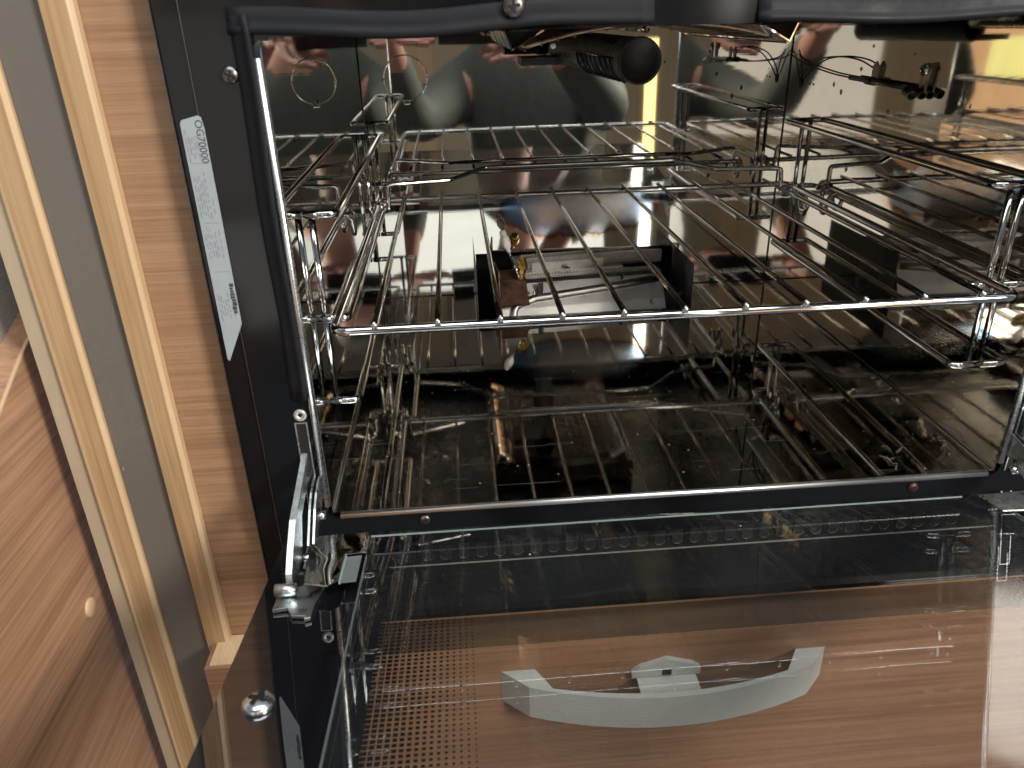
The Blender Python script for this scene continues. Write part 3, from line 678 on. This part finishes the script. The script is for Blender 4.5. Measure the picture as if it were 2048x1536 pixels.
# tube (venturi) pointing at the opening
A = Vector((0.2148, 0.120, 0.2541)); B = Vector((0.1935, 0.330, 0.2560)); axd = (A - B).normalized(); L = (A - B).length
bm = bmesh.new(); lathe(bm, [(0.0128, 0), (0.0142, 0.004), (0.0142, L - 0.003), (0.0147, L - 0.002), (0.0147, L), (0.0132, L + 0.0002), (0.0130, L - 0.004), (0, L - 0.0045)], B, axd, 40)
vt = finish('venturi_tube', bm, 'enamel_in', gm, smooth=True)
u = axd.orthogonal().normalized(); uz = Vector((0, 0, 1)); uz = (uz - axd * uz.dot(axd)).normalized(); ux = uz.cross(axd)   # ux points towards -x or +x
if ux.x > 0: ux = -ux
for i in range(8):
    bm = bmesh.new(); h = L - 0.020 - 0.0125 * i; c = B + axd * h
    tube(bm, [c + (ux * math.cos(a) - uz * math.sin(a)) * 0.0147 + axd * 0.004 * (k / 8) for k, a in enumerate([R(-4) + R(78) * j / 8 for j in range(9)])], 0.0008, 6)
    finish('vent_rib', bm, 'enamel', vt, smooth=True)
for i in range(5):
    bm = bmesh.new(); h = L - 0.024 - 0.0045 * i; c = B + axd * h; a = R(-42)
    p = c + (ux * math.cos(a) - uz * math.sin(a)) * 0.0144
    q = c + (ux * math.cos(a - 0.22) - uz * math.sin(a - 0.22)) * 0.0144
    tube(bm, [p, q], 0.0008, 6); finish('vent_nick', bm, 'hole', vt)
bm = bmesh.new(); tube(bm, [B + axd * (L - 0.012) + (ux * math.cos(R(-6)) - uz * math.sin(R(-6))) * 0.0145, B + axd * (L - 0.125) + (ux * math.cos(R(-6)) - uz * math.sin(R(-6))) * 0.0145], 0.0007, 6); finish('seam_edge', bm, 'enamel', vt, smooth=True)
bm = bmesh.new(); lathe(bm, [(0.0018, 0), (0.0018, 0.0025), (0, 0.003)], (0.1660, 0.180, 0.2625), (-0.4, -0.9, 0), 12); finish('ceramic_bead', bm, 'ceramic', gm, smooth=True)

def spline(pts, n=8):
    P_ = [Vector(p) for p in pts]; P_ = [P_[0] * 2 - P_[1]] + P_ + [P_[-1] * 2 - P_[-2]]; out = []
    for i in range(1, len(P_) - 2):
        a, b, c, d = P_[i - 1:i + 3]
        for k in range(n):
            t_ = k / n; out.append(0.5 * (2 * b + (c - a) * t_ + (2 * a - 5 * b + 4 * c - d) * t_ * t_ + (3 * b - a - 3 * c + d) * t_ ** 3))
    return out + [P_[-2]]
# ---- flame sensor on the right wall
ps = bmesh.new()
tube(ps, [(0.4350, 0.2740, 0.2270), (0.4335, 0.1830, 0.2262)], 0.0019, 12)
pr = finish('flame_sensor', ps, 'sensor', oven, smooth=True)
wire('capillary', spline([(W - 0.0005, 0.3840, 0.2150), (0.4375, 0.3700, 0.2270), (0.4365, 0.3400, 0.2385), (0.4360, 0.3000, 0.2425), (0.4360, 0.2650, 0.2415), (0.4365, 0.2420, 0.2370)]), 0.0007, 'wire_dark', pr, 6)
wire('capillary', spline([(W - 0.0005, 0.3860, 0.2160), (0.4380, 0.3900, 0.2260), (0.4375, 0.3985, 0.2390), (0.4365, 0.4060, 0.2440)]), 0.0006, 'wire_dark', pr, 6)
wire('capillary', spline([(0.4350, 0.2740, 0.2270), (0.4360, 0.3100, 0.2280), (0.4365, 0.3500, 0.2310), (0.4365, 0.3850, 0.2350), (0.4360, 0.4060, 0.2400)]), 0.0007, 'wire_dark', pr, 6)
bm = bmesh.new(); lathe(bm, [(0.0044, 0), (0.0044, 0.0006), (0, 0.0007)], (W, 0.3840, 0.2150), (-1, 0, 0), 20); finish('cable_hole', bm, 'hole', pr)
for y_, z_ in ((0.3640, 0.2152), (0.3550, 0.2153)):
    bm = bmesh.new(); lathe(bm, [(0.0011, 0), (0.0011, 0.0004), (0, 0.0005)], (W, y_, z_), (-1, 0, 0), 12); finish('pin_hole', bm, 'rust', pr)
bm = bmesh.new()
prism(bm, [(0.2330, 0.2250), (0.2330, 0.2380), (0.2375, 0.2420), (0.2420, 0.2380), (0.2420, 0.2250)], 'x', 0.4366, 0.4378)
finish('mounting_tab', bm, 'sensor', pr, bevel=0.0004)
bm = bmesh.new(); tube(bm, [(0.4345, 0.2440, 0.2267), (0.4343, 0.2310, 0.2266)], 0.0030, 12); finish('tube_clamp', bm, 'sensor', pr, smooth=True)
bm = bmesh.new(); prism(bm, [(0.1620, 0.2240), (0.1590, 0.2400), (0.1625, 0.2445), (0.1690, 0.2440), (0.1715, 0.2390), (0.1690, 0.2240)], 'x', 0.4360, 0.4375); finish('clip_plate', bm, 'sensor', pr)
for cx_, dx_ in ((0.4310, -0.1), (0.4372, 0.05)):
    bm = bmesh.new(); lathe(bm, [(0.0034, 0), (0.0034, 0.012), (0.0028, 0.012), (0.0028, 0.0)], (cx_ - 0.0008, 0.1760, 0.2245), (dx_, -1, -0.2), 16); finish('clip_ring', bm, 'sensor', pr)
screw('screw', (0.4360, 0.1655, 0.2395), (-1, -0.25, 0), 0.0042, pr, 'screw_bright')

# ---- door (built in its own local frame, hinged 8.66 deg above level)
TD = R(8.66); OZ = -0.0058
DM = Matrix.Translation((0, 0, OZ)) @ Matrix.Rotation(-TD, 4, 'X')
DL = 0.335
def door_obj(name, bm, mat, parent, smooth=False, bevel=0.0, mats=None):
    bmesh.ops.recalc_face_normals(bm, faces=bm.faces)
    o = finish(name, bm, mat, None, smooth, bevel, mats=mats)
    return o
bm = bmesh.new(); box(bm, -0.0250, W + 0.0250, -DL, -0.0190, -0.0040, 0.0)
door = door_obj('door', bm, 'glass_out', None); door.matrix_basis = DM; setp(door, oven); door.matrix_parent_inverse = world_of(oven).inverted()
def dpart(name, bm, mat, smooth=False, bevel=0.0, mats=None):
    o = door_obj(name, bm, mat, None, smooth, bevel, mats); o.parent = door; return o
gz0, gz1 = 0.0042, 0.0064
ig_out = [(0.0585, -0.0350), (W - 0.0450, -0.0350), (W - 0.0300, -0.0480), (W - 0.0290, -DL + 0.03), (0.0290, -DL + 0.03), (0.0290, -0.0570), (0.0585, -0.0570)]
bm = bmesh.new(); prism(bm, ig_out, 'z', gz0, gz1); inner = dpart('inner_glass', bm, 'glass_in')
bm = bmesh.new(); box(bm, 0.0290, W - 0.0452, -0.0349, -0.0345, gz1 - 0.0008, gz1 + 0.0001); o = dpart('rear_edge', bm, 'glass_edge')
bm = bmesh.new(); box(bm, 0.0284, 0.0289, -DL + 0.03, -0.0580, gz0 - 0.0001, gz1 + 0.0001); dpart('side_edge', bm, 'clip')
bm = bmesh.new(); box(bm, W - 0.0289, W - 0.0284, -DL + 0.03, -0.0500, gz0 - 0.0001, gz1 + 0.0001); dpart('side_edge', bm, 'clip')
def dprism(name, pts, z0, z1, mat, bevel=0.0):
    bm = bmesh.new(); prism(bm, pts, 'z', z0, z1); return dpart(name, bm, mat, bevel=bevel)
dprism('glass_bracket', [(-0.0060, -0.0335), (0.0288, -0.0325), (0.0288, -0.0562), (0.0172, -0.0575), (0.0165, -0.0850), (0.0120, -0.0900), (-0.0010, -0.0860)], 0.0072, 0.0080, 'steel_plate', 0.0003)
bm = bmesh.new(); lathe(bm, [(0.0021, 0), (0.0021, 0.0002), (0, 0.0003)], (0.0105, -0.0389, 0.0080), (0, 0, 1), 16); dpart('bracket_hole', bm, 'hole')
dprism('glass_clip', [(0.0180, -0.0582), (0.0262, -0.0575), (0.0262, -0.0845), (0.0175, -0.0850)], 0.0060, 0.0066, 'tape')
bm = bmesh.new(); box(bm, 0.0170, 0.0180, -0.0850, -0.0580, 0.0055, 0.0072); dpart('clip_edge', bm, 'glass_edge')
dprism('glass_bracket', [(W - 0.0370, -0.0370), (W - 0.0363, -0.0590), (W - 0.0235, -0.0600), (W - 0.005, -0.0840), (W + 0.006, -0.0900), (W + 0.006, -0.0350)], 0.0072, 0.0080, 'zinc', 0.0003)
dprism('glass_clip', [(W - 0.0480, -0.0395), (W - 0.0375, -0.0385), (W - 0.0365, -0.0560), (W - 0.0430, -0.0560), (W - 0.0485, -0.0500)], 0.0072, 0.0076, 'glass_in')
def dscrew(x, y, r):
    o = screw('screw', (0, 0, 0), (0, 0, 1), r, None, 'screw_bright'); o.parent = door; o.location = (x, y, 0.0002)
dscrew(-0.0054, -0.1694, 0.0072); dscrew(W + 0.0054, -0.1694, 0.0072)
# hinges (world frame profile, parented to the door)
def hinge(sx):
    def X(x): return x if sx > 0 else W - x
    up = [(0.016, 0.0500), (-0.003, 0.0448), (-0.0307, 0.0379), (-0.0505, 0.0328), (-0.0654, 0.0237), (-0.0763, 0.0155), (-0.0787, 0.0090), (-0.0819, -0.0005)]
    lo = [(-0.0780, -0.0005), (-0.0666, 0.0020), (-0.0518, 0.0045), (-0.0473, 0.0094), (-0.0354, 0.0253), (-0.0181, 0.0293), (0.0067, 0.0296), (0.016, 0.0310)]
    bm = bmesh.new(); prism(bm, up + lo, 'x', X(-0.0115), X(-0.0085))
    o = finish('hinge_arm', bm, 'zinc', None, bevel=0.0003); o.parent = door; o.matrix_parent_inverse = DM.inverted()
    # bright sheared edge of the arm
    bm = bmesh.new()
    for (y0, z0), (y1, z1) in zip(up, up[1:]):
        d = Vector((0, y1 - y0, z1 - z0)).normalized(); n = Vector((0, -d.z, d.y));  n = -n if n.z < 0 else n; n = n * 0.00035
        vs_ = [bm.verts.new(p) for p in ((X(-0.0117), y0 + n.y, z0 + n.z), (X(-0.0083), y0 + n.y, z0 + n.z), (X(-0.0083), y1 + n.y, z1 + n.z), (X(-0.0117), y1 + n.y, z1 + n.z))]
        bm.faces.new(vs_)
    bmesh.ops.remove_doubles(bm, verts=bm.verts, dist=1e-5)
    e = finish('arm_edge', bm, 'zinc_edge', None); e.parent = door; e.matrix_parent_inverse = DM.inverted()
    # channel lever beside it
    lev = [(0.004, 0.0300), (-0.0149, 0.0268), (-0.0250, 0.0215), (-0.0420, 0.0080), (-0.0580, 0.0046), (-0.0560, 0.0028), (-0.0360, 0.0020), (-0.0235, 0.0070), (-0.0060, 0.0130), (0.004, 0.0150)]
    bm = bmesh.new(); prism(bm, lev, 'x', X(-0.0070), X(-0.0058)); prism(bm, lev, 'x', X(-0.0040), X(-0.0028))
    o = finish('hinge_lever', bm, 'zinc', None, bevel=0.0003); o.parent = door; o.matrix_parent_inverse = DM.inverted()
    bm = bmesh.new(); tube(bm, [(X(-0.0080), -0.050, 0.0060), (X(-0.0015), -0.050, 0.0060)], 0.0024, 12)
    o = finish('hinge_pin', bm, 'screw_bright', None, smooth=True); o.parent = door; o.matrix_parent_inverse = DM.inverted()
    bm = bmesh.new(); tube(bm, [(X(-0.0060), -0.012, 0.0080), (X(-0.0005), -0.012, 0.0080)], 0.0028, 12)
    o = finish('hinge_pin', bm, 'screw_bright', None, smooth=True); o.parent = door; o.matrix_parent_inverse = DM.inverted()
    foot = [(X(-0.0150), -0.0800), (X(-0.0040), -0.0790), (X(0.0055), -0.0640), (X(0.0085), -0.0800), (X(0.0060), -0.0950), (X(0.0060), -0.1090), (X(0.0030), -0.1100), (X(0.0030), -0.1075), (X(-0.0040), -0.1065), (X(-0.0075), -0.0990), (X(-0.0150), -0.1000)]
    dprism('hinge_foot', foot, 0.0006, 0.0024, 'zinc', 0.0003)
    bm = bmesh.new(); tube(bm, [(X(-0.0155), -0.0880, 0.0060), (X(-0.0045), -0.0880, 0.0060)], 0.0035, 12); dpart('hinge_knuckle', bm, 'zinc', smooth=True)
hinge(1); hinge(-1)

# ------------------------------------------------------------------ side racks
def side_rack(mirror, label):
    t = thing('side_rack', label, 'oven rack', (W if mirror else 0.0, 0.2, 0.06), 'chrome wire racks on the oven walls')
    def X(x): return W - x if mirror else x + 0.0012
    for z in (0.1815, 0.1170, 0.0600):
        wire('rail', [(X(0.0005), 0.0410, z), (X(0.0190), 0.0410, z), (X(0.0190), 0.3640, z), (X(0.0005), 0.3640, z)], 0.00255, 'chrome', t, 12, corner=0.006)
    for y in (0.0418, 0.3632):
        yy = y + (0.0046 if y < 0.2 else -0.0046)
        wire('upright', [(X(0.0040), yy, 0.1825), (X(0.0040), yy, 0.0590)], 0.0021, 'chrome', t, 12)
    # catch loops near the back of the middle rail
    wire('catch', [(X(0.0160), 0.3500, 0.1170), (X(0.0160), 0.3400, 0.1250), (X(0.0160), 0.3200, 0.1260), (X(0.0160), 0.3100, 0.1060), (X(0.0160), 0.3000, 0.1060), (X(0.0160), 0.2950, 0.1165)], 0.0021, 'chrome', t, 10, corner=0.006)
    return t
side_rack(False, 'chrome wire rack on the left oven wall')
side_rack(True, 'chrome wire rack on the right oven wall')

# ------------------------------------------------------------------ shelf
sh = thing('wire_shelf', 'chrome wire grid shelf spanning the middle of the oven', 'oven shelf', (0.22, 0.17, 0.1225))
ZF = 0.1232
bm = bmesh.new(); tube(bm, fillet([(0.0168, 0.0010, ZF), (W - 0.0160, 0.0010, ZF), (W - 0.0160, 0.3480, ZF), (0.0168, 0.3480, ZF)], 0.010, True, 8), 0.0028, 12, True)
finish('frame', bm, 'chrome', sh, smooth=True)
x0, x1 = 0.0405, 0.3995
bm = bmesh.new(); pts = [(0, -0.0085, 0), (0, 0.3515, 0)]
tube(bm, [(0, -0.0014, 0.0), (0, -0.0009, 0.0), (0, 0.08, 0), (0, 0.17, 0), (0, 0.26, 0), (0, 0.3515, 0)], 0.0017, 10, rad=[0.0013, 0.0018, 0.0017, 0.0017, 0.0017, 0.0016])
me = None
for i in range(11):
    if me is None:
        o = finish('wire', bm, 'chrome_worn', None, smooth=True); me = o.data
    else:
        o = bpy.data.objects.new('wire', me); COL.objects.link(o)
    o.location = (x0 + (x1 - x0) * i / 10, 0, ZF + 0.0042); setp(o, sh)
bm = bmesh.new(); lathe(bm, [(0, 0), (0.0017, 0.0003), (0.0021, 0.0012), (0.0018, 0.0024), (0, 0.0026)], (0, 0, 0), (0, 1, 0), 10); me = None
for i in range(11):
    if me is None: o = finish('weld', bm, 'chrome', None, smooth=True); me = o.data
    else: o = bpy.data.objects.new('weld', me); COL.objects.link(o)
    o.location = (x0 + (x1 - x0) * i / 10, -0.0026, ZF + 0.0036); setp(o, sh)
fence = [(0.0175, 0.3330, 0.1215), (0.0190, 0.3390, 0.1140), (0.0240, 0.3440, 0.1140), (0.0255, 0.3465, 0.1380), (0.0300, 0.3480, 0.1385), (0.0851, 0.3660, 0.1370), (0.1217, 0.3960, 0.1425)]
wire('back_fence', fence + [(W - p[0], p[1], p[2]) for p in reversed(fence)], 0.0023, 'chrome', sh, 12, corner=0.006)
for s in (0, 1):
    X = (lambda x: x) if not s else (lambda x: W - x)
    wire('stop_hook', [(X(0.0168), 0.3300, ZF), (X(0.0130), 0.3280, ZF + 0.001), (X(0.0100), 0.3250, 0.1180), (X(0.0100), 0.3220, 0.1000), (X(0.0100), 0.3140, 0.0990), (X(0.0110), 0.3120, 0.1140), (X(0.0168), 0.3080, ZF)], 0.0021, 'chrome', sh, 10, corner=0.004)

# lint on the oven floor
bm = bmesh.new(); rnd = random.Random(11)
for k in range(6):
    p = Vector((0.3856 + rnd.gauss(0, 0.008), 0.0215 + rnd.gauss(0, 0.007), 0.0006)); a = rnd.uniform(0, 6.28); pts = [p.copy()]
    for j in range(rnd.randint(5, 10)):
        a += rnd.uniform(-0.9, 0.9); p = p + Vector((math.cos(a), math.sin(a), rnd.uniform(-0.2, 0.3))) * 0.0012; p.z = max(0.0004, p.z); pts.append(p.copy())
    tube(bm, pts, 0.00008, 4)
o = finish('lint', bm, 'lint', None); tag(o, 'pale tuft of lint on the oven floor near its front right corner', 'lint'); o['kind'] = 'stuff'

# ------------------------------------------------------------------ seen only as reflections in the polished cavity
ward = thing('wardrobe', 'pale oak wardrobe behind the photographer, mirrored in the oven back', 'wardrobe', (0.0, -2.2, -0.9))
bm = bmesh.new(); box(bm, -1.6, 1.9, -2.25, -2.20, -0.9, 1.3); finish('carcass', bm, 'cream', ward)
for x0_, x1_ in ((-1.5, -0.42), (0.55, 1.15)):
    bm = bmesh.new(); box(bm, x0_, x1_, -2.198, -2.18, -0.85, 1.2); finish('door_panel', bm, 'wood_lip', ward)
bm = bmesh.new(); box(bm, -0.20, 0.02, -2.198, -2.17, -0.9, 1.2); finish('stile', bm, 'wood_lip', ward)

def skin_mesh(name, verts, edges, radii, mat, parent=None, root=0, sub=2):
    me = bpy.data.meshes.new(name); me.from_pydata(verts, edges, []); o = link(name, me)
    md = o.modifiers.new('skin', 'SKIN'); md.use_smooth_shade = True
    for i, r in enumerate(radii):
        sv = me.skin_vertices[0].data[i]; sv.radius = (r, r) if not isinstance(r, tuple) else r; sv.use_root = (i == root)
    o.modifiers.new('sub', 'SUBSURF').levels = sub; o.modifiers['sub'].render_levels = sub
    me.materials.append(M[mat])
    if parent: setp(o, parent)
    return o
# person crouching behind the phone
V = []; E_ = []; RR = []
def J(p, r, a=None):
    V.append(p); RR.append(r)
    if a is not None: E_.append((a, len(V) - 1))
    return len(V) - 1
pel = J((0.36, -1.08, -0.42), 0.13); ch = J((0.33, -1.01, -0.12), (0.15, 0.12), pel); sho = J((0.30, -0.96, 0.14), (0.12, 0.09), ch)
nk = J((0.26, -0.92, 0.31), 0.052, sho); hd_ = J((0.22, -0.87, 0.47), 0.078, nk); J((0.215, -0.86, 0.55), 0.068, hd_)
def hand(wrist, elbow, shoulder, tip_dir, palm_n, side):
    a = J(shoulder, 0.062, sho); b = J(elbow, 0.046, a); c = J(wrist, 0.028, b)
    wv = Vector(wrist); td = Vector(tip_dir).normalized(); pn = Vector(palm_n).normalized(); sd = td.cross(pn).normalized() * side
    pm = J(tuple(wv + td * 0.045), (0.030, 0.014), c)
    for k, ln in enumerate((0.072, 0.082, 0.076, 0.060)):
        off = sd * (0.030 - 0.020 * k)
        b0 = J(tuple(wv + td * 0.075 + off * 0.95), 0.0095, pm); b1 = J(tuple(wv + td * (0.075 + ln * 0.45) + off * 1.1 + pn * 0.006), 0.0088, b0)
        b2 = J(tuple(wv + td * (0.075 + ln * 0.75) + off * 1.1 + pn * 0.020), 0.0080, b1); J(tuple(wv + td * (0.075 + ln) + off * 1.05 + pn * 0.036), 0.0065, b2)
    t0 = J(tuple(wv + td * 0.030 + sd * 0.034), 0.0115, pm); t1 = J(tuple(wv + td * 0.060 + sd * 0.054 + pn * 0.012), 0.0100, t0); J(tuple(wv + td * 0.088 + sd * 0.060 + pn * 0.022), 0.0075, t1)
    return a, b, c
hand((0.262, -0.50, 0.288), (0.47, -0.72, 0.06), (0.48, -0.94, 0.11), (-0.55, 0.52, -0.72), (-0.4, 0.5, 0.5), 1)
hand((-0.050, -0.52, 0.30), (-0.01, -0.76, 0.04), (0.12, -0.97, 0.11), (0.55, 0.55, -0.50), (0.4, 0.5, 0.5), -1)
LEG = [((0.36 + 0.11 * sx, -1.05, -0.46), (0.33 + 0.17 * sx, -0.68, -0.16), (0.33 + 0.16 * sx, -0.82, -0.60), (0.33 + 0.16 * sx, -0.70, -0.66)) for sx in (-1, 1)]
for a_, b_, c_, d_ in LEG:
    hp = J(a_, 0.095, pel); kn = J(b_, 0.07, hp); an = J(c_, 0.045, kn); J(d_, 0.038, an)
person = skin_mesh('person', V, E_, RR, 'skin'); tag(person, 'crouching person in dark top and overalls holding a phone, mirrored in the oven back', 'person')
# clothing: slightly larger skins over torso, arms and legs
Vj = [(0.36, -1.08, -0.42), (0.33, -1.01, -0.12), (0.30, -0.96, 0.14), (0.48, -0.94, 0.11), (0.47, -0.72, 0.06), (0.335, -0.57, 0.22), (0.12, -0.97, 0.11), (-0.01, -0.76, 0.04), (-0.045, -0.60, 0.225), (0.265, -0.925, 0.29)]
skin_mesh('shirt', Vj, [(0, 1), (1, 2), (2, 3), (3, 4), (4, 5), (2, 6), (6, 7), (7, 8), (2, 9)], [(0.17, 0.14), (0.20, 0.16), (0.16, 0.12), 0.085, 0.064, 0.044, 0.085, 0.064, 0.044, 0.065], 'shirt', person)
Vt = [(0.36, -1.08, -0.42)]; Et = []; Rt = [0.185]
for a_, b_, c_, d_ in LEG:
    n = len(Vt); Vt += [a_, b_, c_]; Et += [(0, n), (n, n + 1), (n + 1, n + 2)]; Rt += [0.130, 0.115, 0.070]
skin_mesh('overalls', Vt, Et, Rt, 'trousers', person)
bm = bmesh.new(); bmesh.ops.create_uvsphere(bm, u_segments=20, v_segments=12, radius=0.088)
for v in bm.verts: v.co = Vector((v.co.x * 0.95, v.co.y * 1.05, v.co.z)) + Vector((0.215, -0.895, 0.525))
finish('hair', bm, 'hair', person, smooth=True)
# phone: slab just behind the viewpoint
pc = Vector(cam.matrix_world.translation) - cF * 0.008 + cR * 0.055 + cU * -0.022
bm = bmesh.new(); box(bm, -0.073, 0.073, -0.0355, 0.0355, -0.004, 0.004)
ph = finish('phone', bm, 'phone', None, bevel=0.0025, seg=3); rm = cam.matrix_world.to_3x3().to_4x4(); ph.matrix_basis = Matrix.Translation(pc) @ rm
tag(ph, 'dark phone in the hands of the mirrored person', 'phone')
